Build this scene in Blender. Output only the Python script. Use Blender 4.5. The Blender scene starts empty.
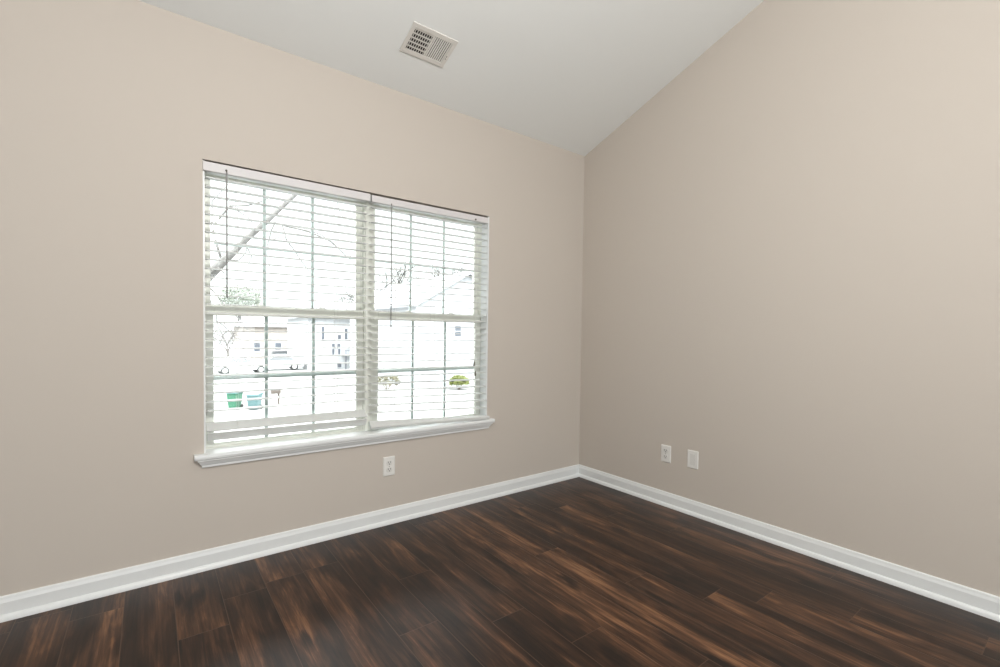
import bpy, bmesh, math, random
from mathutils import Vector, Matrix

sc = bpy.context.scene
col = sc.collection
random.seed(7)

# ------------------------------------------------------------------ camera
cd = bpy.data.cameras.new('camera')
cam = bpy.data.objects.new('camera', cd)
col.objects.link(cam)
YAW, PITCH, ROLL = -0.646816, -0.028612, 0.013507
fw = Vector((-math.sin(YAW) * math.cos(PITCH), math.cos(YAW) * math.cos(PITCH), math.sin(PITCH)))
rt = Vector((math.cos(YAW), math.sin(YAW), 0))
up = rt.cross(fw)
rt2 = rt * math.cos(ROLL) + up * math.sin(ROLL)
up2 = -rt * math.sin(ROLL) + up * math.cos(ROLL)
R = Matrix((rt2, up2, -fw)).transposed().to_4x4()
cam.matrix_world = Matrix.Translation((-2.64094, -2.46352, 1.08998)) @ R
cd.sensor_width = 36.0
cd.lens = 463.84 * 36 / 1000
cd.shift_y = 0.01317
cd.clip_start = 0.02
cd.clip_end = 400
sc.camera = cam

# ------------------------------------------------------------------ sky, sun, fill lights, exposure
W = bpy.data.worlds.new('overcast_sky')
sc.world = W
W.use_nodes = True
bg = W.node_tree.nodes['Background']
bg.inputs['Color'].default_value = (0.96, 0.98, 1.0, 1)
# overcast sky: pale along the horizon, much brighter cloud higher up
def sky_node(kind, **kw):
    n = W.node_tree.nodes.new(kind)
    for k, v in kw.items():
        setattr(n, k, v)
    return n
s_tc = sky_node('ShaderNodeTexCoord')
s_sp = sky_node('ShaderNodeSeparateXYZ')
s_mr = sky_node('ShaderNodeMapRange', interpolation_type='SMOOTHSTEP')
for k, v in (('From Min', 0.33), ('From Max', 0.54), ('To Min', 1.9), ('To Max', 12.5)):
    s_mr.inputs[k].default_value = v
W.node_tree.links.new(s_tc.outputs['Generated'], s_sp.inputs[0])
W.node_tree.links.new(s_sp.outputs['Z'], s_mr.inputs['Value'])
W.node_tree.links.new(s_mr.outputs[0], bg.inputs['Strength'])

sc.view_settings.view_transform = 'Standard'
sc.view_settings.look = 'None'
sc.view_settings.exposure = 0.0
sc.view_settings.gamma = 1.0
sc.view_settings.use_curve_mapping = False
sc.cycles.use_denoising = True
sc.cycles.max_bounces = 12
sc.cycles.diffuse_bounces = 6
sc.cycles.transparent_max_bounces = 24


def area(name, loc, target, sx, sy, power, color):
    l = bpy.data.lights.new(name, 'AREA')
    l.shape = 'RECTANGLE'
    l.size, l.size_y = sx, sy
    l.energy = power
    l.color = color
    o = bpy.data.objects.new(name, l)
    col.objects.link(o)
    o.location = loc
    o.rotation_euler = (Vector(target) - Vector(loc)).to_track_quat('-Z', 'Y').to_euler()
    return o


sn = bpy.data.lights.new('sun', 'SUN')
sn.energy = 1.5
sn.angle = math.radians(4)
sn.color = (1.0, 0.98, 0.95)
so = bpy.data.objects.new('sun', sn)
col.objects.link(so)
so.rotation_euler = Vector((0.25, 0.55, -1.0)).to_track_quat('-Z', 'Y').to_euler()


def point_light(name, loc, radius, power, color):
    l = bpy.data.lights.new(name, 'POINT')
    l.shadow_soft_size = radius
    l.energy = power
    l.color = color
    o = bpy.data.objects.new(name, l)
    col.objects.link(o)
    o.location = loc
    return o


# added unseen lights: cool fill behind the camera, and main fill above it
area('back_fill', (-3.0, -8.1, 1.15), (-3.0, 0, 1.15), 4.2, 2.1, 110, (0.92, 0.97, 1.0))
point_light('overhead_fill', (-2.30, -2.55, 2.08), 0.22, 134, (1.0, 0.98, 0.95))


# ------------------------------------------------------------------ materials
def mat(name, color, rough=0.5, spec=0.5, metal=0.0, bump=None):
    m = bpy.data.materials.new(name)
    m.use_nodes = True
    nt = m.node_tree
    b = nt.nodes['Principled BSDF']
    b.inputs['Base Color'].default_value = (*color, 1)
    b.inputs['Roughness'].default_value = rough
    b.inputs['Specular IOR Level'].default_value = spec
    b.inputs['Metallic'].default_value = metal
    if bump:
        sca, st, dist = bump
        tc = nt.nodes.new('ShaderNodeTexCoord')
        nz = nt.nodes.new('ShaderNodeTexNoise')
        nz.inputs['Scale'].default_value = sca
        nz.inputs['Detail'].default_value = 3
        bp = nt.nodes.new('ShaderNodeBump')
        bp.inputs['Strength'].default_value = st
        bp.inputs['Distance'].default_value = dist
        nt.links.new(tc.outputs['Object'], nz.inputs['Vector'])
        nt.links.new(nz.outputs['Fac'], bp.inputs['Height'])
        nt.links.new(bp.outputs['Normal'], b.inputs['Normal'])
    return m


def varied(name, c1, c2, scale, rough=0.6, stretch=(1, 1, 1), detail=4, lo=0.35, hi=0.65, spec=0.4):
    """two-tone surface: noise between two colours of the thing itself"""
    m = mat(name, c1, rough, spec)
    nt = m.node_tree
    b = nt.nodes['Principled BSDF']
    tc = nt.nodes.new('ShaderNodeTexCoord')
    mp = nt.nodes.new('ShaderNodeMapping')
    mp.inputs['Scale'].default_value = stretch
    nz = nt.nodes.new('ShaderNodeTexNoise')
    nz.inputs['Scale'].default_value = scale
    nz.inputs['Detail'].default_value = detail
    cr = nt.nodes.new('ShaderNodeValToRGB')
    cr.color_ramp.elements[0].position = lo
    cr.color_ramp.elements[1].position = hi
    cr.color_ramp.elements[0].color = (*c1, 1)
    cr.color_ramp.elements[1].color = (*c2, 1)
    nt.links.new(tc.outputs['Object'], mp.inputs['Vector'])
    nt.links.new(mp.outputs['Vector'], nz.inputs['Vector'])
    nt.links.new(nz.outputs['Fac'], cr.inputs['Fac'])
    nt.links.new(cr.outputs['Color'], b.inputs['Base Color'])
    return m


def glass_material():
    m = bpy.data.materials.new('window_glass')
    m.use_nodes = True
    nt = m.node_tree
    nt.nodes.clear()
    out = nt.nodes.new('ShaderNodeOutputMaterial')
    tr = nt.nodes.new('ShaderNodeBsdfTransparent')
    tr.inputs['Color'].default_value = (0.96, 0.98, 0.97, 1)
    gl = nt.nodes.new('ShaderNodeBsdfGlossy')
    gl.inputs['Roughness'].default_value = 0.02
    fr = nt.nodes.new('ShaderNodeFresnel')
    fr.inputs['IOR'].default_value = 1.45
    mx = nt.nodes.new('ShaderNodeMixShader')
    nt.links.new(fr.outputs[0], mx.inputs[0])
    nt.links.new(tr.outputs[0], mx.inputs[1])
    nt.links.new(gl.outputs[0], mx.inputs[2])
    nt.links.new(mx.outputs[0], out.inputs[0])
    return m


PLANK_W, PLANK_X, PLANK_L = 0.1588, -2.887, 1.22


BOARDS = [(-0.16, .80, .45), (-0.95, .80, .45), (-0.52, .74, .42), (-0.33, .22, .44), (-0.29, .20, .44), (-0.28, .20, .44),
          (-0.95, .30, .36), (-0.60, .70, .34), (-1.08, .55, .36), (-1.34, .75, .40), (-0.45, .35, .60), (-0.78, .35, .58),
          (-1.20, .80, .42), (-0.25, .40, .38), (-1.611, .70, .46), (-1.88, .25, .44), (-1.00, .60, .46), (-0.50, .40, .42)]


def floor_material():
    m = mat('dark_wood_planks', (0.03, 0.015, 0.01), 0.36, 0.33)
    nt = m.node_tree
    N, Lk = nt.nodes, nt.links
    b = N['Principled BSDF']

    def math_(op, a, c=None, d=None):
        n = N.new('ShaderNodeMath')
        n.operation = op
        for i, v in enumerate((a, c, d)):
            if v is None:
                continue
            if isinstance(v, (int, float)):
                n.inputs[i].default_value = v
            else:
                Lk.new(v, n.inputs[i])
        return n.outputs[0]

    def comb(x, y, z):
        n = N.new('ShaderNodeCombineXYZ')
        for i, v in enumerate((x, y, z)):
            if isinstance(v, (int, float)):
                n.inputs[i].default_value = v
            else:
                Lk.new(v, n.inputs[i])
        return n.outputs[0]

    def noise(vec, scale, detail, rough=0.5, dist=0.0):
        n = N.new('ShaderNodeTexNoise')
        n.inputs['Scale'].default_value = scale
        n.inputs['Detail'].default_value = detail
        n.inputs['Roughness'].default_value = rough
        n.inputs['Distortion'].default_value = dist
        Lk.new(vec, n.inputs['Vector'])
        return n.outputs['Fac']

    tc = N.new('ShaderNodeTexCoord')
    sp = N.new('ShaderNodeSeparateXYZ')
    Lk.new(tc.outputs['Object'], sp.inputs[0])
    X, Y = sp.outputs[0], sp.outputs[1]
    u = math_('DIVIDE', math_('SUBTRACT', X, PLANK_X), PLANK_W)
    row = math_('FLOOR', u)
    fx = math_('FRACT', u)
    # board table: where a board ends along y, where its brown streak lies across it, how light it is
    tab = N.new('ShaderNodeValToRGB')
    tab.color_ramp.interpolation = 'CONSTANT'
    te = tab.color_ramp.elements
    for k, (jy, bc, tone) in enumerate(BOARDS):
        p = (k + 1.0) / 24.0
        el = te[1] if k == 0 else te.new(p)
        el.position = p
        el.color = ((-jy % PLANK_L) / PLANK_L, bc, tone, 1)
    te[0].position = 0.0
    te[0].color = (0.35, 0.5, 0.45, 1)
    Lk.new(math_('DIVIDE', math_('ADD', row, 1.5), 24.0), tab.inputs['Fac'])
    ts = N.new('ShaderNodeSeparateColor')
    Lk.new(tab.outputs['Color'], ts.inputs[0])
    wn = N.new('ShaderNodeTexWhiteNoise')
    wn.noise_dimensions = '1D'
    Lk.new(math_('MULTIPLY', row, 1.37), wn.inputs['W'])
    known = math_('GREATER_THAN', row, -0.5)
    off = math_('ADD', math_('MULTIPLY', ts.outputs[0], known), math_('MULTIPLY', wn.outputs['Value'], math_('SUBTRACT', 1.0, known)))
    v = math_('ADD', math_('DIVIDE', Y, PLANK_L), off)
    cl = math_('FLOOR', v)
    fy = math_('FRACT', v)
    wi = N.new('ShaderNodeTexWhiteNoise')
    wi.noise_dimensions = '3D'
    Lk.new(comb(math_('MULTIPLY', row, 3.1), math_('MULTIPLY', cl, 7.7), 2.5), wi.inputs['Vector'])
    pid = wi.outputs['Value']
    z = math_('ADD', math_('MULTIPLY', pid, 40.0), math_('MULTIPLY', row, 3.3))
    blotch = noise(comb(math_('MULTIPLY', X, 15.0), math_('MULTIPLY', Y, 2.6), z), 1.0, 4, 0.55, 1.1)
    broad = noise(comb(math_('MULTIPLY', X, 5.0), math_('MULTIPLY', Y, 1.3), z), 1.0, 2, 0.5, 0.4)
    streak = noise(comb(math_('MULTIPLY', X, 70.0), math_('MULTIPLY', Y, 2.2), z), 1.0, 4, 0.65, 0.6)
    fine = noise(comb(math_('MULTIPLY', X, 330.0), math_('MULTIPLY', Y, 14.0), z), 1.0, 3, 0.6, 0.0)
    knot = N.new('ShaderNodeTexVoronoi')
    knot.inputs['Scale'].default_value = 1.0
    wob = math_('MULTIPLY', math_('SUBTRACT', blotch, 0.5), 0.9)
    Lk.new(comb(math_('ADD', math_('MULTIPLY', X, 7.5), wob), math_('ADD', math_('MULTIPLY', Y, 3.2), wob), z), knot.inputs['Vector'])
    kn = N.new('ShaderNodeMapRange')
    kn.inputs['From Min'].default_value = 0.06
    kn.inputs['From Max'].default_value = 0.26
    kn.inputs['To Min'].default_value = 0.30
    kn.inputs['To Max'].default_value = 0.0
    Lk.new(knot.outputs['Distance'], kn.inputs['Value'])
    t = math_('ADD', math_('MULTIPLY', blotch, 0.85), math_('MULTIPLY', streak, 0.80))
    t = math_('ADD', t, math_('MULTIPLY', fine, 0.26))
    t = math_('ADD', t, math_('MULTIPLY', broad, 0.55))
    # the long brown streak inside each board, wandering a little and fading in and out
    wan = noise(comb(math_('MULTIPLY', row, 5.3), math_('MULTIPLY', Y, 1.6), z), 1.0, 2, 0.5, 0.0)
    dx = math_('ADD', math_('SUBTRACT', fx, ts.outputs[1]), math_('MULTIPLY', math_('SUBTRACT', wan, 0.5), 0.9))
    bm_ = N.new('ShaderNodeMapRange')
    bm_.interpolation_type = 'SMOOTHSTEP'
    for k_, v_ in (('From Min', 0.10), ('From Max', 0.34), ('To Min', 1.0), ('To Max', 0.0)):
        bm_.inputs[k_].default_value = v_
    Lk.new(math_('ABSOLUTE', dx), bm_.inputs['Value'])
    amp = noise(comb(math_('MULTIPLY', row, 9.1), math_('MULTIPLY', Y, 2.1), math_('ADD', z, 7.0)), 1.0, 2, 0.5, 0.0)
    t = math_('ADD', t, math_('MULTIPLY', math_('SUBTRACT', math_('MULTIPLY', bm_.outputs[0], math_('ADD', 0.15, amp)), 0.25), 0.24))
    t = math_('ADD', t, math_('MULTIPLY', ts.outputs[2], 0.55))
    t = math_('SUBTRACT', t, 0.17)
    t = math_('SUBTRACT', t, kn.outputs[0])
    t = math_('ADD', math_('MULTIPLY', math_('SUBTRACT', t, 1.23), 1.02), 0.335)
    cr = N.new('ShaderNodeValToRGB')
    e = cr.color_ramp.elements
    e[0].position, e[0].color = 0.10, (0.0095, 0.0052, 0.0034, 1)
    e[1].position, e[1].color = 0.95, (0.330, 0.175, 0.088, 1)
    a = e.new(0.36); a.color = (0.030, 0.0140, 0.0078, 1)
    a = e.new(0.56); a.color = (0.078, 0.0355, 0.0180, 1)
    a = e.new(0.74); a.color = (0.180, 0.086, 0.042, 1)
    Lk.new(t, cr.inputs['Fac'])
    ex = math_('MULTIPLY', math_('MINIMUM', fx, math_('SUBTRACT', 1.0, fx)), PLANK_W)
    ey = math_('MULTIPLY', math_('MINIMUM', fy, math_('SUBTRACT', 1.0, fy)), PLANK_L)
    edge = math_('MINIMUM', ex, ey)
    gap = N.new('ShaderNodeMapRange')
    gap.inputs['From Min'].default_value = 0.0004
    gap.inputs['From Max'].default_value = 0.0019
    Lk.new(edge, gap.inputs['Value'])
    mx = N.new('ShaderNodeMix')
    mx.data_type = 'RGBA'
    mx.inputs['A'].default_value = (0.085, 0.046, 0.027, 1)
    Lk.new(gap.outputs[0], mx.inputs['Factor'])
    Lk.new(cr.outputs['Color'], mx.inputs['B'])
    Lk.new(mx.outputs['Result'], b.inputs['Base Color'])
    Lk.new(math_('ADD', 0.29, math_('MULTIPLY', fine, 0.14)), b.inputs['Roughness'])
    bp = N.new('ShaderNodeBump')
    bp.inputs['Strength'].default_value = 0.25
    bp.inputs['Distance'].default_value = 0.0012
    Lk.new(math_('ADD', math_('MULTIPLY', fine, 0.35), gap.outputs[0]), bp.inputs['Height'])
    Lk.new(bp.outputs['Normal'], b.inputs['Normal'])
    return m


def siding_material(name, c, pitch, axis='Z'):
    """horizontal lap siding: the boards' overlap as bump"""
    m = mat(name, c, 0.6, 0.3)
    nt = m.node_tree
    b = nt.nodes['Principled BSDF']
    tc = nt.nodes.new('ShaderNodeTexCoord')
    sp = nt.nodes.new('ShaderNodeSeparateXYZ')
    nt.links.new(tc.outputs['Object'], sp.inputs[0])
    d = nt.nodes.new('ShaderNodeMath'); d.operation = 'DIVIDE'
    d.inputs[1].default_value = pitch
    nt.links.new(sp.outputs[axis], d.inputs[0])
    f = nt.nodes.new('ShaderNodeMath'); f.operation = 'FRACT'
    nt.links.new(d.outputs[0], f.inputs[0])
    bp = nt.nodes.new('ShaderNodeBump')
    bp.inputs['Distance'].default_value = 0.02
    bp.inputs['Strength'].default_value = 0.6
    bp.invert = True
    nt.links.new(f.outputs[0], bp.inputs['Height'])
    nt.links.new(bp.outputs['Normal'], b.inputs['Normal'])
    return m


M = dict(
    wall=mat('wall_paint_beige', (0.585, 0.533, 0.477), 0.75, 0.25, bump=(260, 0.06, 0.001)),
    ceiling=mat('ceiling_paint', (0.85, 0.87, 0.86), 0.8, 0.2, bump=(200, 0.05, 0.001)),
    trim=mat('white_trim_paint', (0.79, 0.81, 0.81), 0.32, 0.5),
    vinyl=mat('white_vinyl', (0.79, 0.80, 0.74), 0.38, 0.5),
    grille=mat('grille_vinyl', (0.62, 0.68, 0.67), 0.4, 0.5),
    slat=mat('blind_slat', (0.67, 0.68, 0.665), 0.42, 0.4),
    valance=mat('blind_valance', (0.70, 0.68, 0.68), 0.45, 0.4),
    cord=mat('blind_cord', (0.70, 0.70, 0.66), 0.8, 0.2),
    wand=mat('blind_wand', (0.30, 0.30, 0.29), 0.3, 0.5),
    bronze=mat('tassel_bronze', (0.10, 0.09, 0.06), 0.4, 0.5),
    plate=mat('plate_plastic', (0.80, 0.79, 0.76), 0.35, 0.5),
    face=mat('receptacle_plastic', (0.72, 0.71, 0.68), 0.4, 0.5),
    dark=mat('dark_slot', (0.02, 0.02, 0.02), 0.6, 0.2),
    screw=mat('screw_metal', (0.55, 0.54, 0.50), 0.35, 0.5, 0.6),
    vent=mat('vent_enamel', (0.74, 0.72, 0.68), 0.4, 0.4),
    duct=mat('duct_inside', (0.03, 0.028, 0.025), 0.8, 0.2),
    glass=glass_material(),
    floor=floor_material(),
    ground=varied('pale_pavement', (0.23, 0.23, 0.225), (0.28, 0.28, 0.275), 0.25, 0.9),
    siding=siding_material('house_siding_white', (0.42, 0.43, 0.45), 0.14),
    siding2=siding_material('townhouse_siding', (0.42, 0.43, 0.44), 0.14),
    brickpale=varied('pale_brick', (0.30, 0.265, 0.24), (0.36, 0.325, 0.30), 3.0, 0.9),
    redbrick=varied('red_brick', (0.17, 0.10, 0.085), (0.21, 0.13, 0.115), 3.0, 0.9),
    roof=varied('grey_shingles', (0.24, 0.245, 0.255), (0.30, 0.305, 0.315), 2.0, 0.9),
    fascia=mat('white_fascia', (0.60, 0.61, 0.64), 0.5, 0.4),
    farglass=mat('far_window_glass', (0.10, 0.11, 0.13), 0.15, 0.5),
    fardoor=mat('far_door', (0.12, 0.13, 0.15), 0.5, 0.4),
    bark=varied('grey_bark', (0.10, 0.096, 0.09), (0.16, 0.155, 0.15), 12.0, 0.9, (1, 1, 0.3)),
    barkfar=varied('pale_bark', (0.06, 0.06, 0.055), (0.085, 0.085, 0.08), 6.0, 0.9),
    barkbrown=varied('brown_bark', (0.065, 0.055, 0.047), (0.09, 0.077, 0.067), 6.0, 0.9),
    evergreen=varied('evergreen_needles', (0.17, 0.19, 0.155), (0.24, 0.26, 0.22), 5.0, 0.9),
    lime=varied('lime_leaves', (0.08, 0.10, 0.016), (0.13, 0.145, 0.035), 9.0, 0.7),
    olive=varied('olive_leaves', (0.06, 0.056, 0.025), (0.11, 0.10, 0.06), 9.0, 0.7),
    stem=mat('shrub_stem', (0.12, 0.085, 0.06), 0.9, 0.2),
    bingreen=mat('bin_green', (0.03, 0.13, 0.075), 0.5, 0.4),
    binblue=mat('bin_teal', (0.08, 0.15, 0.155), 0.5, 0.4),
    binlid=mat('bin_lid', (0.02, 0.085, 0.08), 0.5, 0.4),
    rubber=mat('tyre_rubber', (0.05, 0.05, 0.05), 0.8, 0.2),
    hub=mat('wheel_hub', (0.5, 0.5, 0.5), 0.4, 0.5),
    carwhite=mat('car_white', (0.80, 0.80, 0.80), 0.25, 0.5),
    carsilver=mat('car_silver', (0.42, 0.43, 0.45), 0.25, 0.5),
    cargrey=mat('car_grey', (0.22, 0.21, 0.21), 0.25, 0.5),
    carglass=mat('car_glass', (0.08, 0.085, 0.09), 0.1, 0.5),
    lamp=mat('car_lamp', (0.22, 0.07, 0.06), 0.2, 0.5),
    post=mat('post_wood', (0.10, 0.085, 0.075), 0.8, 0.2),
)


# ------------------------------------------------------------------ mesh helpers
class MB:
    def __init__(self):
        self.v, self.f = [], []

    def add(self, vs, fs):
        n = len(self.v)
        self.v += [tuple(p) for p in vs]
        self.f += [tuple(i + n for i in f) for f in fs]
        return self

    def box(self, x0, x1, y0, y1, z0, z1):
        x0, x1 = sorted((x0, x1)); y0, y1 = sorted((y0, y1)); z0, z1 = sorted((z0, z1))
        return self.add([(x0, y0, z0), (x1, y0, z0), (x1, y1, z0), (x0, y1, z0),
                         (x0, y0, z1), (x1, y0, z1), (x1, y1, z1), (x0, y1, z1)],
                        [(0, 3, 2, 1), (4, 5, 6, 7), (0, 1, 5, 4), (1, 2, 6, 5), (2, 3, 7, 6), (3, 0, 4, 7)])

    def loft(self, sections, cap=True):
        """closed cross sections of equal length joined in order"""
        n = len(sections[0])
        vs = [p for s in sections for p in s]
        fs = []
        for k in range(len(sections) - 1):
            for i in range(n):
                j = (i + 1) % n
                fs.append((k * n + i, k * n + j, (k + 1) * n + j, (k + 1) * n + i))
        if cap:
            fs.append(tuple(range(n))[::-1])
            fs.append(tuple((len(sections) - 1) * n + i for i in range(n)))
        return self.add(vs, fs)

    def tube(self, pts, radii, n=8):
        pts = [Vector(p) for p in pts]
        if isinstance(radii, (int, float)):
            radii = [radii] * len(pts)
        secs = []
        ref = Vector((0.31, 0.17, 0.93))
        for i, p in enumerate(pts):
            d = (pts[min(i + 1, len(pts) - 1)] - pts[max(i - 1, 0)]).normalized()
            if abs(d.dot(ref)) > 0.97:
                ref = Vector((0.9, 0.3, 0.1))
            a = d.cross(ref).normalized()
            b = d.cross(a)
            secs.append([p + (a * math.cos(t) + b * math.sin(t)) * radii[i]
                         for t in (2 * math.pi * k / n for k in range(n))])
        return self.loft(secs)

    def lathe(self, c, axis, prof, n=20):
        """prof: (distance along axis, radius)"""
        c = Vector(c); ax = Vector(axis).normalized()
        a = ax.orthogonal().normalized(); b = ax.cross(a)
        secs = [[c + ax * h + (a * math.cos(t) + b * math.sin(t)) * r
                 for t in (2 * math.pi * k / n for k in range(n))] for h, r in prof]
        return self.loft(secs)

    def build(self, name, m, parent=None, bevel=0.0, smooth=False, segs=2):
        me = bpy.data.meshes.new(name)
        off = Vector((0, 0, 0))
        p = parent
        while p is not None:
            off += Vector(p.location); p = p.parent
        me.from_pydata([tuple(Vector(v) - off) for v in self.v], [], self.f)
        bm = bmesh.new(); bm.from_mesh(me)
        bmesh.ops.recalc_face_normals(bm, faces=bm.faces)
        bm.to_mesh(me); bm.free()
        me.materials.append(m)
        if smooth:
            for q in me.polygons:
                q.use_smooth = True
        o = bpy.data.objects.new(name, me)
        col.objects.link(o)
        o.parent = parent
        if bevel:
            bv = o.modifiers.new('edge', 'BEVEL')
            bv.width = bevel; bv.segments = segs; bv.limit_method = 'ANGLE'
            bv.harden_normals = False
        return o


def thing(name, label, cat, loc, group=None):
    o = bpy.data.objects.new(name, None)
    o.empty_display_size = 0.05
    col.objects.link(o)
    o.location = loc
    o['label'] = label; o['category'] = cat
    if group:
        o['group'] = group
    return o


def tag(o, label, cat, group=None):
    o['label'] = label; o['category'] = cat
    if group:
        o['group'] = group
    return o


def struct(o, label, cat):
    o['kind'] = 'structure'; o['label'] = label; o['category'] = cat
    return o


def bx(name, m, parent, *b, bevel=0.0):
    return MB().box(*b).build(name, m, parent, bevel)


# ------------------------------------------------------------------ room shell
H, SL = 2.44, 0.357
RIDGE, BACK, LEFT = -4.2, -8.2, -6.8
OX0, OX1, OZ0, OZ1 = -2.449, -0.878, 0.500, 1.847         # drywall opening
zr = H - SL * RIDGE
zb = zr + SL * (BACK - RIDGE)

fl = MB().box(LEFT, 0, BACK, 0, -0.05, 0).build('floor', M['floor'])
struct(fl, 'dark brown wood plank floor running towards the window wall', 'floor')

w = MB()
def ring(y0, y1, x0, x1, z0, z1, X0, X1, Z0, Z1):
    w.box(X0, x0, y0, y1, Z0, Z1)
    w.box(x1, X1, y0, y1, Z0, Z1)
    w.box(x0, x1, y0, y1, Z0, z0)
    w.box(x0, x1, y0, y1, z1, Z1)
ring(0, 0.075, OX0, OX1, OZ0, OZ1, LEFT - 0.1, 0.1, -0.05, H + 0.02)
ring(0.075, 0.17, OX0 - 0.016, OX1 + 0.022, OZ0 - 0.01, OZ1 + 0.012, LEFT - 0.1, 0.1, -0.3, H + 0.02)
wb = w.build('wall_back', M['wall'])
struct(wb, 'beige painted wall with the double window', 'wall')

wr = MB().loft([[(x, 0, -0.05), (x, BACK, -0.05), (x, BACK, zb + .02), (x, RIDGE, zr + .02), (x, 0, H + .02)] for x in (0, 0.1)]).build('wall_right', M['wall'])
struct(wr, 'beige painted wall under the sloping ceiling, right of the corner', 'wall')
wl = MB().loft([[(x, 0, -0.05), (x, BACK, -0.05), (x, BACK, zb + .02), (x, RIDGE, zr + .02), (x, 0, H + .02)] for x in (LEFT - 0.1, LEFT)]).build('wall_left', M['wall'])
struct(wl, 'beige painted wall on the left side of the room', 'wall')
wf = MB().box(LEFT - .1, 0.1, BACK - 0.1, BACK, -0.05, zb + .05).build('wall_front', M['wall'])
struct(wf, 'beige painted wall behind the viewer', 'wall')
T = 0.12
ce = MB().loft([[(x, 0.17, H - SL * 0.17), (x, RIDGE, zr), (x, BACK - .1, zb - SL * .1), (x, BACK - .1, zb - SL * .1 + T), (x, RIDGE, zr + T), (x, 0.17, H - SL * 0.17 + T)]
                for x in (LEFT - .1, 0.1)]).build('ceiling', M['ceiling'])
struct(ce, 'white painted ceiling sloping up from the window wall', 'ceiling')

# baseboards: flat board with a bevelled top and a quarter-round shoe
def base_profile():
    p = [(0, 0), (0, 0.0885), (0.004, 0.0885), (0.0075, 0.085), (0.0090, 0.077), (0.0128, 0.066), (0.0128, 0.023)]
    for k in range(0, 6):
        t = math.pi / 2 * k / 5
        p.append((0.0130 + 0.0125 * math.sin(t), 0.0 + 0.022 * math.cos(t)))
    return p
bp_ = base_profile()
b1 = MB().loft([[(LEFT, -d, z) for d, z in bp_], [(-d, -d, z) for d, z in bp_]]).build('baseboard_back', M['trim'])
struct(b1, 'white baseboard along the window wall', 'baseboard')
b2 = MB().loft([[(-d, -d, z) for d, z in bp_], [(-d, BACK, z) for d, z in bp_]]).build('baseboard_right', M['trim'])
struct(b2, 'white baseboard along the right wall', 'baseboard')

# ------------------------------------------------------------------ windows
MULL = -1.657
def window_unit(name, x0, x1, label):
    zt, zs = 1.852, 0.505
    t = thing(name, label, 'window', ((x0 + x1) / 2, 0.12, zs))
    t['kind'] = 'structure'
    def frame_ring(mb, a, b_, zlo, zhi, y0, y1, st, rb, rtp):
        mb.box(a, a + st, y0, y1, zlo, zhi)
        mb.box(b_ - st, b_, y0, y1, zlo, zhi)
        mb.box(a + st, b_ - st, y0, y1, zlo, zlo + rb)
        mb.box(a + st, b_ - st, y0, y1, zhi - rtp, zhi)
    m = MB()
    frame_ring(m, x0, x1, zs, zt, 0.076, 0.165, 0.026, 0.030, 0.022)
    # balance tracks beside the sashes
    for s, xx in ((1, x0 + 0.026), (-1, x1 - 0.026)):
        m.box(xx, xx + s * 0.006, 0.110, 0.116, zs + 0.03, zt - 0.022)
    m.build('window_frame', M['vinyl'], t, 0.0015)
    ix0, ix1 = x0 + 0.027, x1 - 0.027
    # upper sash
    zm0, zm1 = 1.153, 1.205
    m = MB(); frame_ring(m, ix0, ix1, 1.160, zt - 0.023, 0.118, 0.148, 0.028, 0.042, 0.023)
    us = m.build('upper_sash', M['vinyl'], t, 0.002)
    gx0, gx1, gz0, gz1 = ix0 + 0.028, ix1 - 0.028, 1.202, zt - 0.046
    m = MB()
    for k in (1, 2):
        c = gx0 + (gx1 - gx0) * k / 3
        m.box(c - 0.0075, c + 0.0075, 0.1295, 0.1355, gz0, gz1)
    c = (gz0 + gz1) / 2
    m.box(gx0, gx1, 0.129, 0.136, c - 0.0075, c + 0.0075)
    m.build('grille', M['grille'], us, 0.0015)
    MB().box(gx0 - .004, gx1 + .004, 0.1255, 0.1285, gz0 - .004, gz1 + .004).build('pane', M['glass'], us)
    # lower sash
    st = 0.036
    m = MB(); frame_ring(m, ix0, ix1, zs + 0.0305, zm1, 0.082, 0.1095, st, 0.018, 0.046)
    m.box(ix0, ix1, 0.072, 0.083, zm0 + 0.004, zm0 + 0.018)      # lip under the meeting rail
    ls = m.build('lower_sash', M['vinyl'], t, 0.002)
    gx0, gx1, gz0, gz1 = ix0 + st, ix1 - st, zs + 0.0485, zm1 - 0.046
    m = MB()
    for k in (1, 2):
        c = gx0 + (gx1 - gx0) * k / 3
        m.box(c - 0.0085, c + 0.0085, 0.0985, 0.1045, gz0, gz1)
    c = 0.860
    m.box(gx0, gx1, 0.098, 0.105, c - 0.0095, c + 0.0095)
    m.build('grille', M['grille'], ls, 0.0015)
    MB().box(gx0 - .004, gx1 + .004, 0.0945, 0.0975, gz0 - .004, gz1 + .004).build('pane', M['glass'], ls)
    for q in (0.3, 0.7):
        lx = ix0 + (ix1 - ix0) * q
        m = MB().box(lx - 0.028, lx + 0.028, 0.084, 0.112, zm1 + 0.0003, zm1 + 0.006)
        m.lathe((lx, 0.098, zm1 + 0.006), (0, 0, 1), [(0, .011), (.006, .010), (.007, .006)], 14)
        m.box(lx - 0.004, lx + 0.024, 0.092, 0.099, zm1 + 0.007, zm1 + 0.012)
        m.build('sash_lock', M['vinyl'], ls, 0.001)
    return t

window_unit('window_1', OX0 - 0.016, MULL, 'white single-hung window unit left of the mullion, grilles in the glass')
window_unit('window_2', MULL, OX1 + 0.022, 'white single-hung window unit right of the mullion, nearer the corner')

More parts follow.
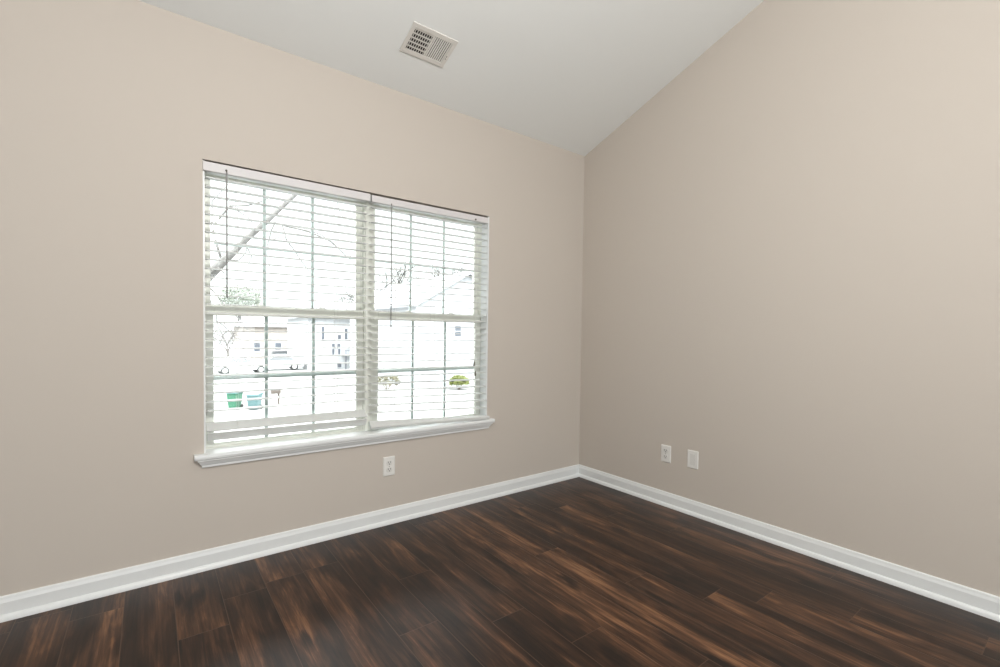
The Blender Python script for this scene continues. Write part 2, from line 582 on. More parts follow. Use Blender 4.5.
# jamb liners and the cover over the mullion
m = MB()
m.box(OX0 + .0002, OX0 + 0.009, 0.016, 0.0755, 0.530, OZ1 - .0005)
m.box(OX1 - 0.009, OX1 - .0002, 0.002, 0.0755, 0.530, OZ1 - .0005)
m.box(OX0 + 0.009, OX1 - 0.009, 0.045, 0.0755, OZ1 - 0.009, OZ1 - .0005)
j = m.build('trim_1', M['trim'], None, 0.001)
struct(j, 'white painted jamb lining inside the window opening', 'window jamb')
m = MB().box(MULL - 0.020, MULL + 0.020, 0.068, 0.0758, 0.530, OZ1 - 0.0095)
j = m.build('trim_2', M['vinyl'], None, 0.002)
struct(j, 'white mullion cover between the two window units', 'mullion')

# stool and apron under the window
zt, zb_ = 0.530, 0.505
prof = [(-0.030, zt), (-0.0345, zt - 0.004), (-0.036, zt - 0.0125), (-0.0345, zb_ + 0.004), (-0.030, zb_)]
m = MB()
m.loft([[(x, -0.0004, zt)] + [(x, y, z) for y, z in prof] + [(x, -0.0004, zb_)] for x in (-2.487, -0.8406)])
m.box(OX0 + .0005, OX1 - .0005, -0.0005, 0.0815, zb_, zt)
s_ = m.build('window_sill', M['trim'])
struct(s_, 'white window stool with horns running under both windows', 'window sill')
ap = [(0, 0.5045), (-0.030, 0.5045), (-0.0295, 0.499), (-0.024, 0.496), (-0.021, 0.490), (-0.0165, 0.482), (-0.0125, 0.478), (-0.012, 0.468), (0, 0.466)]
m = MB()
m.loft([[(x0 + sgn * (0.030 + y) , y - 0.0003, z) for y, z in ap] for x0, sgn in ((-2.476, 1), (-0.853, -1))])
a_ = m.build('window_apron_trim', M['trim'])
a_.name = 'trim_3'
struct(a_, 'white moulded apron below the window stool', 'apron moulding')

# ------------------------------------------------------------------ blinds
def slat_section(yc, zc, depth, th, tilt, crown=0.0010):
    """curved slat cross section (y, z); tilt > 0 lowers the room edge"""
    pts = []
    n = 6
    for k in range(n + 1):
        a = -0.5 + k / n
        pts.append((a * depth, crown * (1 - 4 * a * a) + th / 2))
    for k in range(n, -1, -1):
        a = -0.5 + k / n
        pts.append((a * depth, crown * (1 - 4 * a * a) - th / 2))
    c, s = math.cos(tilt), math.sin(tilt)
    return [(yc + y * c - z * s, zc + y * s + z * c) for y, z in pts]

def blind(name, label, x0, x1, vx0, vx1, vz0, vz1, slats, wand, ladders):
    t = thing(name, label, 'blind', ((x0 + x1) / 2, 0.03, 1.8))
    t['group'] = 'window blinds'
    MB().box(vx0, vx1, 0.003, 0.0105, vz0, vz1).build('valance', M['valance'], t, 0.002)
    MB().box(x0 + .002, x1 - .002, 0.0125, 0.054, 1.800, 1.8365).build('headrail', M['slat'], t, 0.002)
    m = MB()
    for (zl, zr_, yc, yr, tl, tr, d) in slats:
        m.loft([[(x0, y, z) for y, z in slat_section(yc, zl, d, 0.0040, tl)],
                [(x1, y, z) for y, z in slat_section(yr, zr_, d, 0.0040, tr)]])
    m.build('slat_panel', M['slat'], t)
    wx, wz0, wz1 = wand
    m = MB().tube([(wx, -0.0045, wz1), (wx, -0.0050, (wz0 + wz1) / 2), (wx, -0.0045, wz0)], 0.0032, 8)
    wo = m.build('wand', M['wand'], t, 0, True)
    m = MB().tube([(wx, 0.004, wz1 + 0.006), (wx, -0.0045, wz1 + 0.006), (wx, -0.0045, wz1 - 0.008)], 0.0022, 6)
    m.build('wand_hook', M['bronze'], wo)
    for lx in ladders:
        zlo = slats[-1][0] + (slats[-1][1] - slats[-1][0]) * (lx - x0) / (x1 - x0)
        ylo = slats[-1][2]
        for yy in (0.0025, 0.0575):
            m = MB().tube([(lx, yy, 1.800), (lx, yy, 0.72), (lx, yy * .8 + ylo * .2, zlo)], 0.0008, 5)
            m.build('ladder_cord', M['cord'], t)
    return t

SP, Z0S = 0.0407, 1.7345
D = 0.043
TILT = 0.04
# left blind: hangs short of the sill, its lowest slat tipped towards the room
sl = [(Z0S - SP * k, Z0S - SP * k, 0.030, 0.030, TILT, TILT, D) for k in range(-1, 26)]
sl.append((0.6410, 0.6375, 0.030, 0.030, 0.66, 0.66, 0.054))
bl = blind('venetian_blind', 'white venetian blind on the left window, hanging short of the sill', -2.4365, -1.6865, OX0 + 0.001, -1.6755, 1.800, 1.8405,
           sl, (-2.357, 1.236, 1.806), (-2.313, -1.85))
m = MB()
m.loft([[(x, 0.006, z + 0.038), (x, 0.011, z + 0.041), (x, 0.024, z + 0.036), (x, 0.042, z + 0.008), (x, 0.040, z + 0.002), (x, 0.028, z)]
        for x, z in ((-2.4345, 0.5775), (-1.6865, 0.5700))])
m.build('bottom_rail', M['slat'], bl, 0.002)
# right blind: full length, lowest slats sag to the right and its rail lies on the stool
sl = []
for k in range(-1, 28):
    z = Z0S - SP * k
    q = max(0.0, (k - 17) / 10.0)
    sl.append((z + 0.0055 * q, z - 0.030 * q * q, 0.030 - 0.012 * q * q, 0.030 - 0.026 * q * q, TILT, TILT + 0.03 * q, D))
br = blind('venetian_blind', 'white venetian blind on the right window, its bottom rail lying on the stool', -1.6670, -0.8905, -1.6680, -0.8905, 1.800, 1.8365,
           sl, (-1.5562, 1.115, 1.800), (-1.527, -1.273))
m = MB()
def rail_sec(x, yc, zc, tilt, d=0.046, th=0.019):
    c, s = math.cos(tilt), math.sin(tilt)
    q = [(-d / 2, -th / 2 + .003), (-d / 2 + .003, -th / 2), (d / 2 - .003, -th / 2), (d / 2, -th / 2 + .003),
         (d / 2, th / 2 - .003), (d / 2 - .003, th / 2), (-d / 2 + .003, th / 2), (-d / 2, th / 2 - .003)]
    return [(x, yc + y * c - z * s, zc + y * s + z * c) for y, z in q]
m.loft([rail_sec(-1.670 + 0.79 * k / 10, 0.012 - 0.019 * k / 10, 0.5715 - 0.029 * k / 10, 0.72 * (1 - k / 10) + 0.05) for k in range(11)])
m.build('bottom_rail', M['slat'], br, 0.0)
# valance return at the right end
MB().box(-0.8902, -0.8826, 0.003, 0.050, 1.800, 1.8365).build('valance_return', M['valance'], br, 0.001)
# lift cords with tassels hanging by the right jamb
for k, (xx, z1) in enumerate(((-0.988, 0.915), (-0.979, 0.850))):
    m = MB().tube([(-0.984, 0.0015, 1.803), (xx - .002, -0.003, 1.6), (xx, -0.0035, 1.2), (xx, -0.003, z1)], 0.0010, 5)
    lc = m.build('lift_cord', M['cord'], br)
    m = MB().lathe((xx, -0.003, z1 - 0.034), (0, 0, 1), [(0, .0052), (.004, .0062), (.020, .0045), (.034, .0020)], 12)
    m.build('tassel', M['bronze'], lc, 0, True)
m = MB().lathe((-0.985, 0.003, 1.8105), (0, -1, 0), [(0, .006), (.003, .005), (.004, .002)], 12)
m.build('cord_guide', M['bronze'], br)
m = MB().lathe((-2.3572, 0.003, 1.8165), (0, -1, 0), [(0, .0045), (.003, .004), (.004, .002)], 12)
m.build('cord_guide', M['bronze'], bl)

# ------------------------------------------------------------------ wall plates (local frame: x across, -y out of the wall)
def rr(mb, w_, h_, y0, y1, r, cx=0, cz=0, n=5):
    pts = []
    for sx, sz, a0 in ((1, 1, 0), (-1, 1, 90), (-1, -1, 180), (1, -1, 270)):
        for k in range(n + 1):
            a = math.radians(a0 + 90 * k / n)
            pts.append((cx + sx * (w_ / 2 - r) + r * math.cos(a), cz + sz * (h_ / 2 - r) + r * math.sin(a)))
    mb.loft([[(x, y0, z) for x, z in pts], [(x, y1, z) for x, z in pts]])
    return mb

def plate_body(t):
    m = MB(); w_, h_ = 0.070, 0.1095
    def sec(y, dw, r):
        pts = []
        for sx, sz, a0 in ((1, 1, 0), (-1, 1, 90), (-1, -1, 180), (1, -1, 270)):
            for k in range(5):
                a = math.radians(a0 + 90 * k / 4)
                pts.append((sx * (w_ / 2 - dw - r) + r * math.cos(a), y, sz * (h_ / 2 - dw - r) + r * math.sin(a)))
        return pts
    m.loft([sec(-0.0002, 0, .003), sec(-0.0030, 0, .003), sec(-0.0060, 0.0045, .003)])
    return m.build('cover_plate', M['plate'], t)

def screw(t, z):
    m = MB().lathe((0, -0.0060, z), (0, -1, 0), [(0, .0034), (.0008, .0032), (.0012, .0020)], 12)
    s = m.build('screw', M['screw'], t)
    MB().box(-0.0028, 0.0028, -0.0075, -0.0072, z - .0004, z + .0004).build('screw_slot', M['dark'], s)

def outlet(label):
    t = thing('electrical_outlet', label, 'outlet', (0, 0, 0), 'wall plates')
    plate_body(t); screw(t, 0)
    for s in (1, -1):
        m = MB(); pts = []
        zc = s * 0.0195
        for k in range(28):
            a = 2 * math.pi * k / 28
            x, z = 0.0172 * math.cos(a), 0.0172 * math.sin(a)
            pts.append((x, max(-0.0135, min(0.0135, z)) + zc))
        m.loft([[(x, -0.0058, z) for x, z in pts], [(x, -0.0080, z) for x, z in pts]])
        r_ = m.build('receptacle_face', M['face'], t, 0.0005)
        m = MB()
        m.box(-0.0078, -0.0052, -0.0083, -0.0079, zc - 0.0005, zc + 0.0085)
        m.box(0.0052, 0.0078, -0.0083, -0.0079, zc + 0.0005, zc + 0.0080)
        m.lathe((0, -0.0079, zc - 0.0062), (0, -1, 0), [(0, .0030), (.0004, .0030)], 12)
        m.build('socket_slots', M['dark'], r_)
    return t

o1 = outlet('white duplex outlet under the window, below the stool')
o1.location = (-1.5608, 0, 0.3275)
o2 = outlet('white duplex outlet on the right wall, beside the corner')
o2.location = (0, -0.7515, 0.3330); o2.rotation_euler = (0, 0, math.radians(-90))
o3 = thing('blank_wall_plate', 'white blank wall plate without sockets, right of the duplex outlet', 'wall plate', (0, 0, 0), 'wall plates')
plate_body(o3)
rr(MB(), 0.034, 0.068, -0.0058, -0.0070, 0.002).build('blank_insert', M['face'], o3, 0.0005)
o3.location = (0, -0.9365, 0.3375); o3.rotation_euler = (0, 0, math.radians(-90))

# ------------------------------------------------------------------ ceiling vent (local frame on the slope: x across, y up the slope, -z into the room)
vt = thing('ceiling_vent', 'white two-way metal air vent with slanted fins in the sloping ceiling', 'vent', (0, 0, 0))
def vb(name, m_, parent, boxes, bevel=0.0):
    m = MB()
    for b in boxes:
        m.box(*b)
    return m.build(name, m_, parent, bevel)
FW, FH = 0.2500, 0.1720            # face plate
GW, GH = 0.208, 0.124              # louvre field
m = MB()
for (x0, x1, y0, y1) in ((-FW/2, -GW/2, -FH/2, FH/2), (GW/2, FW/2, -FH/2, FH/2), (-GW/2, GW/2, GH/2, FH/2), (-GW/2, GW/2, -FH/2, -GH/2)):
    m.box(x0, x1, y0, y1, -0.007, -0.0005)
m.box(-0.0045, 0.0045, -GH/2, GH/2, -0.0068, -0.0010)
fp = m.build('face_plate', M['vent'], vt, 0.0015)
vb('duct_back', M['duct'], vt, [(-GW/2, GW/2, -GH/2, GH/2, -0.0016, -0.0006)])
for k in range(5):
    y = -GH/2 + GH * (k + 0.25) / 5
    vb('damper_blade', M['vent'], vt, [(-GW/2, -0.0045, y - 0.0045, y + 0.0045, -0.0026, -0.0018)])
for side in (-1, 1):
    nf = 8 if side < 0 else 9
    for k in range(nf):
        cx = side * (0.0045 + (GW / 2 - 0.0045) * (k + 0.5) / nf)
        a = math.radians(62) if side < 0 else math.radians(44)
        dx, dz = 0.0029 * math.cos(a), 0.0029 * math.sin(a)
        zc = -0.0052
        m = MB()
        q = 1 if side < 0 else -1
        p0 = (cx - q * dx * (1.0 if side < 0 else 1.3), zc - dz * .6); p1 = (cx + q * dx * (1.0 if side < 0 else 1.3), zc + dz * .6)
        th = 0.0014 if side < 0 else 0.0006
        m.loft([[(p0[0] - th, y, p0[1]), (p0[0] + th, y, p0[1]), (p1[0] + th, y, p1[1]), (p1[0] - th, y, p1[1])] for y in (-GH/2, GH/2)])
        m.build('fin', M['vent'], vt)
vb('damper_lever', M['dark'], vt, [(GW/2 + 0.006, GW/2 + 0.009, 0.012, 0.034, -0.0076, -0.0072)])
vb('damper_lever', M['vent'], vt, [(GW/2 + 0.0055, GW/2 + 0.0095, 0.020, 0.025, -0.0120, -0.0072)])
for sx in (-1, 1):
    m = MB().lathe((sx * (FW/2 - 0.010), -0.004, -0.007), (0, 0, -1), [(0, .003), (.0008, .0028), (.0012, .0015)], 10)
    m.build('screw', M['vent'], vt)
ang = math.atan(SL)
# slope frame: local y -> up the slope (towards -y), local z -> out through the roof
ex = Vector((-1, 0, 0)); ey = Vector((0, -math.cos(ang), math.sin(ang))); ez = ex.cross(ey)
ez = Vector((0, math.sin(ang), math.cos(ang)))
Rv = Matrix((Vector((1, 0, 0)), Vector((0, -1, 0)), Vector((0, 0, 1))))
vt.matrix_world = Matrix.Translation((-1.4965, -0.314, H + SL * 0.314)) @ Matrix(((1, 0, 0, 0), (0, math.cos(ang), math.sin(ang), 0), (0, -math.sin(ang), math.cos(ang), 0), (0, 0, 0, 1)))

# ------------------------------------------------------------------ outside
G = -2.5
g = MB().box(-60, 90, 0.4, 130, G - 0.2, G).build('ground', M['ground'])
struct(g, 'pale pavement outside the window', 'ground')

def gable_house(name, label, x0, x1, y0, y1, ze, zp, sid, windows, over=0.3, door=None):
    """gable end faces the window; ze eaves, zp ridge"""
    xc = (x0 + x1) / 2
    t = thing(name, label, 'house', (xc, (y0 + y1) / 2, G))
    MB().loft([[(x0, y, G), (x1, y, G), (x1, y, ze), (xc, y, zp), (x0, y, ze)] for y in (y0, y1)]).build('siding_wall', sid, t)
    s = (zp - ze) / (xc - x0)
    for sgn, xe in ((-1, x0), (1, x1)):
        xo = xe + sgn * over; zo = ze - s * over
        MB().loft([[(xc, y, zp + .02), (xo, y, zo + .02), (xo, y, zo + .18), (xc, y, zp + .20)] for y in (y0 - over, y1 + over)]).build('roof_slope', M['roof'], t)
        MB().loft([[(xc, y, zp + .0), (xo, y, zo + .0), (xo, y, zo + .205), (xc, y, zp + .225)] for y in (y0 - over - .05, y0 - over - .002)]).build('rake_board', M['fascia'], t)
        MB().box(xe - .08 if sgn > 0 else xe - 0.03, xe + .03 if sgn > 0 else xe + .08, y0 - .03, y0 + .08, G, ze - s * .08).build('corner_board', M['fascia'], t)
    for (a, b, c, d) in windows:
        MB().box(a - .07, b + .07, y0 - .035, y0 + .02, c - .07, d + .07).build('window', M['fascia'], t).name
        wn_ = [o for o in t.children if o.name.startswith('window')][-1]
        mm = (c + d) / 2
        m = MB().box(a, b, y0 - .045, y0 - .03, c, mm - .02).box(a, b, y0 - .045, y0 - .03, mm + .02, d)
        m.build('pane', M['farglass'], wn_)
    if door:
        a, b, c, d = door
        dd = MB().box(a - .08, b + .08, y0 - .04, y0 + .02, c, d + .08).build('door', M['fascia'], t)
        MB().box(a, b, y0 - .06, y0 - .035, c + .02, d).build('door_leaf', M['fardoor'], dd)
    return t

gable_house('neighbour_house', 'white sided house with a big gable seen through the right window', 10.75, 18.3, 24, 36, 2.85, 5.05, M['siding'],
            [(13.55, 14.03, 0.85, 1.55), (16.2, 16.7, 0.85, 1.55), (15.6, 16.5, -1.6, -.2)])
gable_house('townhouse', 'pale townhouse with blue-grey windows left of the gabled house', 12.0, 15.5, 37.0, 39.8, 3.3, 4.9, M['siding2'],
            [(13.83, 14.27, .25, .70), (13.83, 14.20, -1.45, -.1), (14.38, 14.9, -1.5, -.92), (13.42, 13.58, .25, .70), (13.40, 13.56, -1.35, -.1)],
            door=(15.02, 15.3, G, -1.1))

# low apartment house seen through the left window
t = thing('apartment_house', 'white apartment house with small windows and a porch beyond the street', 'house', (10.5, 46, G))
MB().box(8.9, 15.0, 42.0, 50, G, 2.3).build('wall', M['siding2'], t)
MB().loft([[(8.5, 41.6, 2.3), (15.4, 41.6, 2.3), (15.4, 50.4, 2.3), (8.5, 50.4, 2.3)], [(9.6, 45.4, 4.0), (14.3, 45.4, 4.0), (14.3, 46.6, 4.0), (9.6, 46.6, 4.0)]]).build('roof', M['roof'], t)
for (a, b, c, d) in ((11.05, 11.33, -.45, -.08), (11.54, 11.84, -.45, -.08), (11.07, 11.27, -1.15, -.58), (11.64, 11.84, -1.15, -.58), (10.12, 10.36, .25, 1.5), (12.27, 12.5, .3, 1.35), (11.55, 11.95, -2.35, -2.0), (11.6, 11.9, .35, .75)):
    f_ = MB().box(a - .05, b + .05, 41.96, 42.02, c - .05, d + .05).build('window', M['fascia'], t)
    MB().box(a, b, 41.94, 41.965, c, d).build('pane', M['farglass'], f_)
MB().box(11.95, 12.95, 40.9, 42.0, -1.2, -1.1).build('porch_floor', M['fascia'], t)
m = MB()
m.box(11.95, 12.95, 40.9, 40.95, -.72, -.66)
for k in range(8):
    m.box(11.95 + k * .138, 11.99 + k * .138, 40.9, 40.95, -1.1, -.72)
m.build('porch_railing', M['fardoor'], t)
for x in (12.0, 12.85):
    MB().box(x, x + .1, 40.95, 41.05, G, -1.2).build('porch_post', M['fardoor'], t)

t = thing('brick_house', 'pale brick house with a red chimney behind the parked cars', 'house', (10.5, 62, G))
MB().box(6.0, 14.6, 58, 66, G - .0, 1.5).build('wall', M['brickpale'], t)
MB().loft([[(5.6, 57.6, 1.5), (15.0, 57.6, 1.5), (15.0, 66.4, 1.5), (5.6, 66.4, 1.5)], [(7.4, 61.5, 3.1), (13.2, 61.5, 3.1), (13.2, 62.5, 3.1), (7.4, 62.5, 3.1)]]).build('roof', M['roof'], t)
for a in (7.0, 9.3, 10.9):
    f_ = MB().box(a - .08, a + .78, 57.95, 58.02, -1.5, -.3).build('window', M['fascia'], t)
    MB().box(a, a + .7, 57.93, 57.96, -1.4, -.4).build('pane', M['farglass'], f_)
MB().box(12.3, 12.7, 57.5, 57.98, G, 2.0).build('chimney', M['redbrick'], t)

# parked cars
def car(label, loc, rz, paint, wagon=False):
    t = thing('car', label, 'car', (0, 0, 0), 'parked cars on the street')
    prof = [(-2.1, .32), (-2.15, .62), (-2.05, .86), (-1.5, .92), (1.0, .90), (1.75, .80), (2.1, .62), (2.12, .34)]
    if wagon:
        cab = [(-2.0, .90), (-1.85, 1.42), (-1.6, 1.48), (.15, 1.48), (.45, 1.40), (1.1, .89)]
    else:
        cab = [(-1.65, .90), (-1.0, 1.36), (-.7, 1.42), (.1, 1.42), (.4, 1.34), (1.1, .89)]
    wdt = .86
    m = MB(); m.loft([[(x, y, z) for x, z in prof] for y in (-wdt, wdt)])
    m.loft([[(x, s * (.78 if z < 1 else .62), z) for x, z in cab] for s in (-1, 1)])
    b_ = m.build('car_body', paint, t, 0.05)
    for s in (-1, 1):
        inn = [(cab[0][0] + .32, .95), (cab[1][0] + .18, cab[1][1] - .07), (.3, cab[3][1] - .09), (.85, .95)]
        MB().loft([[(x, s * (.79 if z < 1 else .665), z) for x, z in inn], [(x, s * (.70 if z < 1 else .60), z) for x, z in inn]]).build('side_window', M['carglass'], t)
        for x in (-1.3, 1.3):
            w_ = MB().lathe((x, s * .66, .33), (0, s, 0), [(0, .30), (.03, .33), (.19, .33), (.22, .29)], 20).build('wheel', M['rubber'], t)
            MB().lathe((x, s * .88, .33), (0, s, 0), [(0, .19), (.015, .17), (.02, .06)], 14).build('hub_cap', M['hub'], w_)
    for s in (-1, 1):
        MB().box(-2.17, -2.10, s * .45, s * .75, .62, .78).build('tail_light', M['lamp'], t)
    t.location = loc
    t.rotation_euler = (0, 0, rz)
    return t
car('white sedan parked on the street, first car from the left', (3.35, 40.8, G), 0.05, M['carwhite'])
car('silver sedan parked right behind the white sedan', (6.6, 43.2, G), math.pi - 0.1, M['carsilver'])
car('grey wagon parked furthest up the street', (9.3, 52.0, G), 0.1, M['cargrey'], True)

# bins and the mailbox by the drive
def bin_(label, loc, body, rz, h=.72):
    t = thing('recycling_bin', label, 'bin', (0, 0, 0), 'wheeled bins on the pavement')
    m = MB().loft([[(-.19, -.2, .03), (.19, -.2, .03), (.19, .2, .03), (-.19, .2, .03)], [(-.25, -.27, h), (.25, -.27, h), (.25, .27, h), (-.25, .27, h)]])
    m.build('bin_body', body, t, 0.02)
    m = MB().loft([[(-.27, -.3, h), (.27, -.3, h), (.27, .3, h), (-.27, .3, h)], [(-.25, -.27, h + .05), (.25, -.27, h + .05), (.25, .29, h + .09), (-.25, .29, h + .09)]])
    m.build('lid', M['binlid'] if body is M['bingreen'] else body, t, 0.015)
    MB().tube([(-.22, .3, h - .03), (-.22, .36, h), (.22, .36, h), (.22, .3, h - .03)], .018, 8).build('handle', M['rubber'], t)
    for s in (-1, 1):
        MB().lathe((s * .2, .2, .1), (s, 0, 0), [(0, .1), (.05, .1)], 14).build('wheel', M['rubber'], t)
    t.location = loc
    t.rotation_euler = (0, 0, rz)
bin_('green wheeled recycling bin on the pavement', (0.42, 21.5, G), M['bingreen'], -.55)
bin_('pale blue-green wheeled bin right of the green bin', (1.12, 20.9, G), M['binblue'], -.55, .66)
t = thing('mailbox', 'small mailbox on a wooden post near the bins', 'mailbox', (2.2, 21.2, G))
MB().box(2.15, 2.23, 21.16, 21.24, G, G + .62).build('post', M['post'], t)
m = MB(); pr = [(-.1, 0), (.1, 0)] + [(.1 * math.cos(a), .12 + .1 * math.sin(a)) for a in (math.pi * k / 8 for k in range(9))]
m.loft([[(2.05 + q, 21.2 + y, G + .62 + z) for y, z in pr] for q in (-.18, .22)])
m.build('box', M['post'], t)

# shrubs: leaf cards with thickness on a rounded mound
def shrub(name, label, loc, rx, ry, rz_, m_leaf, n, seed):
    rnd = random.Random(seed)
    t = thing(name, label, 'shrub', loc)
    m = MB()
    for k in range(5):
        a = 2 * math.pi * k / 5 + .3
        m.tube([(loc[0], loc[1], loc[2]), (loc[0] + .25 * rx * math.cos(a), loc[1] + .25 * ry * math.sin(a), loc[2] + rz_ * .5), (loc[0] + .6 * rx * math.cos(a), loc[1] + .6 * ry * math.sin(a), loc[2] + rz_ * 1.0)], [.03, .02, .01], 6)
    m.build('stems', M['stem'], t)
    m = MB()
    for k in range(n):
        a = rnd.uniform(0, 2 * math.pi); e = rnd.uniform(-.35, 1.0); r = rnd.uniform(.72, 1.03)
        ce_ = math.sqrt(max(0, 1 - e * e))
        c = Vector((loc[0] + rx * r * ce_ * math.cos(a), loc[1] + ry * r * ce_ * math.sin(a), loc[2] + rz_ * (.95 + .85 * r * e)))
        L_, w_ = rnd.uniform(.07, .13), rnd.uniform(.03, .05)
        d = Vector((rnd.gauss(0, 1), rnd.gauss(0, 1), rnd.gauss(.4, 1))).normalized()
        s = d.orthogonal().normalized(); nn = d.cross(s)
        m.add([c - d * L_, c + s * w_ + nn * .008, c + d * L_, c - s * w_ + nn * .008, c - nn * .012], [(0, 1, 2), (0, 2, 3), (0, 4, 1), (1, 4, 2), (2, 4, 3), (3, 4, 0)])
    m.build('foliage', m_leaf, t)
    return t
shrub('lime_shrub', 'bright lime green rounded shrub in front of the gabled house', (12.95, 22.4, G), .66, .6, .50, M['lime'], 900, 1)
shrub('olive_shrub', 'sparse olive and tan shrub in front of the pale townhouse', (8.95, 24.3, G), .80, .7, .55, M['olive'], 420, 2)

# trees
def near_tree():
    t = thing('bare_tree', 'bare tree with a thick slanting limb close to the left window', 'tree', (-3.0, 7.4, G))
    tr = MB().tube([(-3.0, 7.4, G), (-2.98, 7.4, -1.2), (-2.9, 7.35, 0.2), (-2.5, 7.2, 1.15), (-1.88, 7.0, 1.95)], [.24, .19, .17, .12, .095], 12)
    tr.tube([(-2.95, 7.36, -.4), (-3.3, 7.6, 1.2), (-3.5, 7.9, 3.0), (-3.4, 8.2, 5.0)], [.15, .12, .09, .03], 10)
    tr.build('trunk', M['bark'], t, 0, True)
    MB().tube([(-1.95, 7.02, 1.86), (-1.62, 7, 2.27), (-1.27, 7, 2.70), (-.99, 7, 3.01), (-.33, 7, 3.78), (.07, 7, 4.21), (.6, 6.9, 4.9)], [.09, .075, .055, .048, .035, .028, .01], 10).build('limb', M['bark'], t, 0, True)
    segs = [
        ([(-.99, 7, 3.01), (-.77, 7, 3.09), (-.33, 6.95, 3.02), (.0, 6.9, 2.93), (.23, 6.9, 2.86), (.50, 6.9, 2.62), (.68, 6.9, 2.47), (.8, 6.9, 2.2)], .016),
        ([(-.33, 6.95, 3.02), (.1, 7.1, 3.0), (.53, 7.2, 2.74), (.9, 7.3, 2.6)], .011),
        ([(-.77, 7, 3.09), (-.86, 7.1, 2.76), (-.89, 7.1, 2.48), (-.82, 7.1, 2.17)], .011),
        ([(-.65, 7, 3.06), (-.60, 6.9, 2.79), (-.33, 6.9, 2.41), (-.15, 6.9, 2.18), (-.08, 6.9, 1.9)], .012),
        ([(-.86, 7.1, 2.76), (-.65, 7.1, 2.86), (-.52, 7.1, 2.82), (-.46, 7.1, 2.62)], .008),
        ([(-1.62, 7, 2.27), (-1.35, 7.1, 2.35), (-1.22, 7.1, 2.55), (-1.28, 7.1, 2.75), (-1.1, 7.1, 2.9)], .012),
        ([(-1.27, 7.0, 2.70), (-1.14, 7.1, 2.42), (-1.2, 7.15, 2.24)], .011),
        ([(-1.9, 7, 1.92), (-1.75, 6.9, 1.42), (-1.72, 6.9, 1.25), (-1.43, 6.9, 0.95), (-1.11, 6.9, .86), (-.8, 6.9, .95)], .015),
        ([(-1.9, 7, 1.92), (-1.55, 7.1, 1.5), (-1.30, 7.1, 1.22), (-1.1, 7.1, .93), (-.75, 7.1, .88)], .012),
        ([(-2.0, 7, 1.75), (-1.85, 7.1, 1.0), (-1.66, 7.1, .90), (-1.35, 7.1, .80), (-1.0, 7.1, .84)], .012),
        ([(-1.72, 6.9, 1.25), (-1.62, 6.95, 1.0), (-1.58, 7, .75)], .008),
        ([(-1.62, 7, 2.27), (-1.75, 7.2, 2.9), (-1.47, 7.2, 3.32), (-1.18, 7.2, 3.38), (-.8, 7.2, 3.6)], .024),
        ([(-1.47, 7.2, 3.32), (-1.2, 7.1, 3.14), (-1.05, 7.1, 3.0)], .012),
        ([(-1.75, 7.2, 2.9), (-1.75, 7.2, 3.35), (-1.5, 7.2, 3.7)], .015),
        ([(.07, 7, 4.21), (.3, 7, 3.85), (.42, 7, 3.5), (.55, 7, 3.35)], .010),
        ([(-.33, 7, 3.78), (.2, 7.1, 3.95), (.6, 7.1, 3.9)], .012),
        ([(-1.85, 7.0, 1.95), (-1.70, 6.8, 2.15), (-1.60, 6.8, 2.05)], .02),
    ]
    for pts, r in segs:
        n = len(pts)
        fine = []
        rnd = random.Random(int(r * 1e5) + n)
        for i in range(n - 1):
            a, b = Vector(pts[i]), Vector(pts[i + 1])
            fine.append(a)
            fine.append((a + b) / 2 + Vector((rnd.uniform(-.02, .02), 0, rnd.uniform(-.02, .02))))
        fine.append(Vector(pts[-1]))
        MB().tube(fine, [r * (1 - .7 * i / (len(fine) - 1)) for i in range(len(fine))], 6).build('branch', M['bark'], t, 0, True)
near_tree()

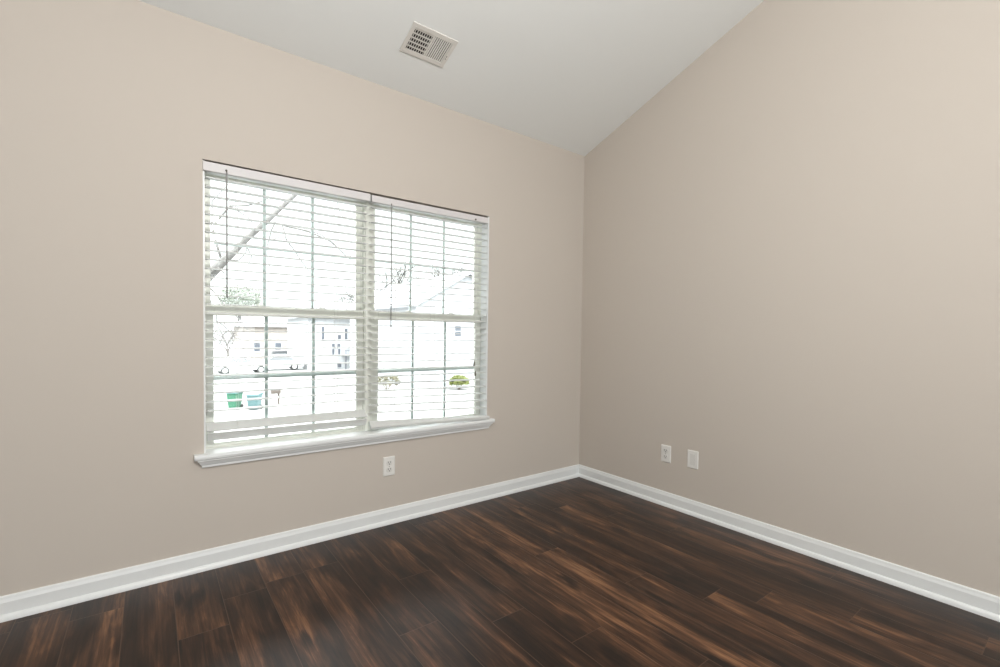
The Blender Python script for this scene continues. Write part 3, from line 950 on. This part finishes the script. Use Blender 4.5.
def bare_tree(label, loc, h, seed, bark, depth=5, group='bare trees far outside'):
    rnd = random.Random(seed)
    t = thing('distant_tree', label, 'tree', loc, group)
    tr, cr_ = MB(), MB()
    def grow(p, d, L_, r, k):
        mid = p + d * L_ * .5 + Vector((rnd.gauss(0, .05), rnd.gauss(0, .05), 0)) * L_
        q = p + d * L_
        (tr if k == 0 else cr_).tube([p, mid, q], [r, r * .85, r * .7], 6 if k < 2 else 4)
        if k >= depth:
            return
        for j in range(3 if k else 4):
            a = Vector((rnd.gauss(0, 1), rnd.gauss(0, 1), rnd.gauss(.25, .6))).normalized()
            grow(q if j < 2 else mid, (d * .75 + a * .75).normalized(), L_ * rnd.uniform(.62, .8), r * .58, k + 1)
    grow(Vector(loc), Vector((0, 0, 1)), h * .30, h * .020, 0)
    tr.build('trunk', bark, t, 0, True)
    cr_.build('crown', bark, t)
bare_tree('tall bare tree behind the townhouse, left of the gable', (26.0, 68.0, G), 22, 11, M['barkfar'])
bare_tree('bare tree rising behind the ridge of the gabled house', (28.0, 46.0, G), 15, 12, M['barkfar'])
bare_tree('bare tree beside the bright gable house roof, far back', (38.0, 66.0, G), 20, 13, M['barkfar'])
bare_tree('brownish bare tree in front of the pale brick house', (4.0, 55.2, G), 6.2, 14, M['barkbrown'])
bare_tree('brownish bare tree right of the silver sedan', (11.4, 54.0, G), 5.2, 15, M['barkbrown'])

t = thing('evergreen_tree', 'pale rounded evergreen tree showing above the brick house', 'tree', (7.2, 70, G))
MB().tube([(7.2, 70, G), (7.2, 70, 4.0)], [.3, .2], 8).build('trunk', M['barkfar'], t)
rnd = random.Random(5); m = MB()
for k in range(1300):
    d = Vector((rnd.gauss(0, 1), rnd.gauss(0, 1), rnd.gauss(0, 1))).normalized()
    r = rnd.uniform(.6, 1.05)
    c = Vector((7.2 + 2.9 * d.x * r, 70 + 2.6 * d.y * r, 5.6 + 1.9 * d.z * r))
    s = d.orthogonal().normalized(); n_ = d.cross(s)
    q = rnd.uniform(.12, .3)
    m.add([c - s * q, c + n_ * q * .5, c + s * q, c - n_ * q * .5, c + d * q * .4], [(0, 1, 4), (1, 2, 4), (2, 3, 4), (3, 0, 4), (0, 3, 2, 1)])
m.build('foliage', M['evergreen'], t)
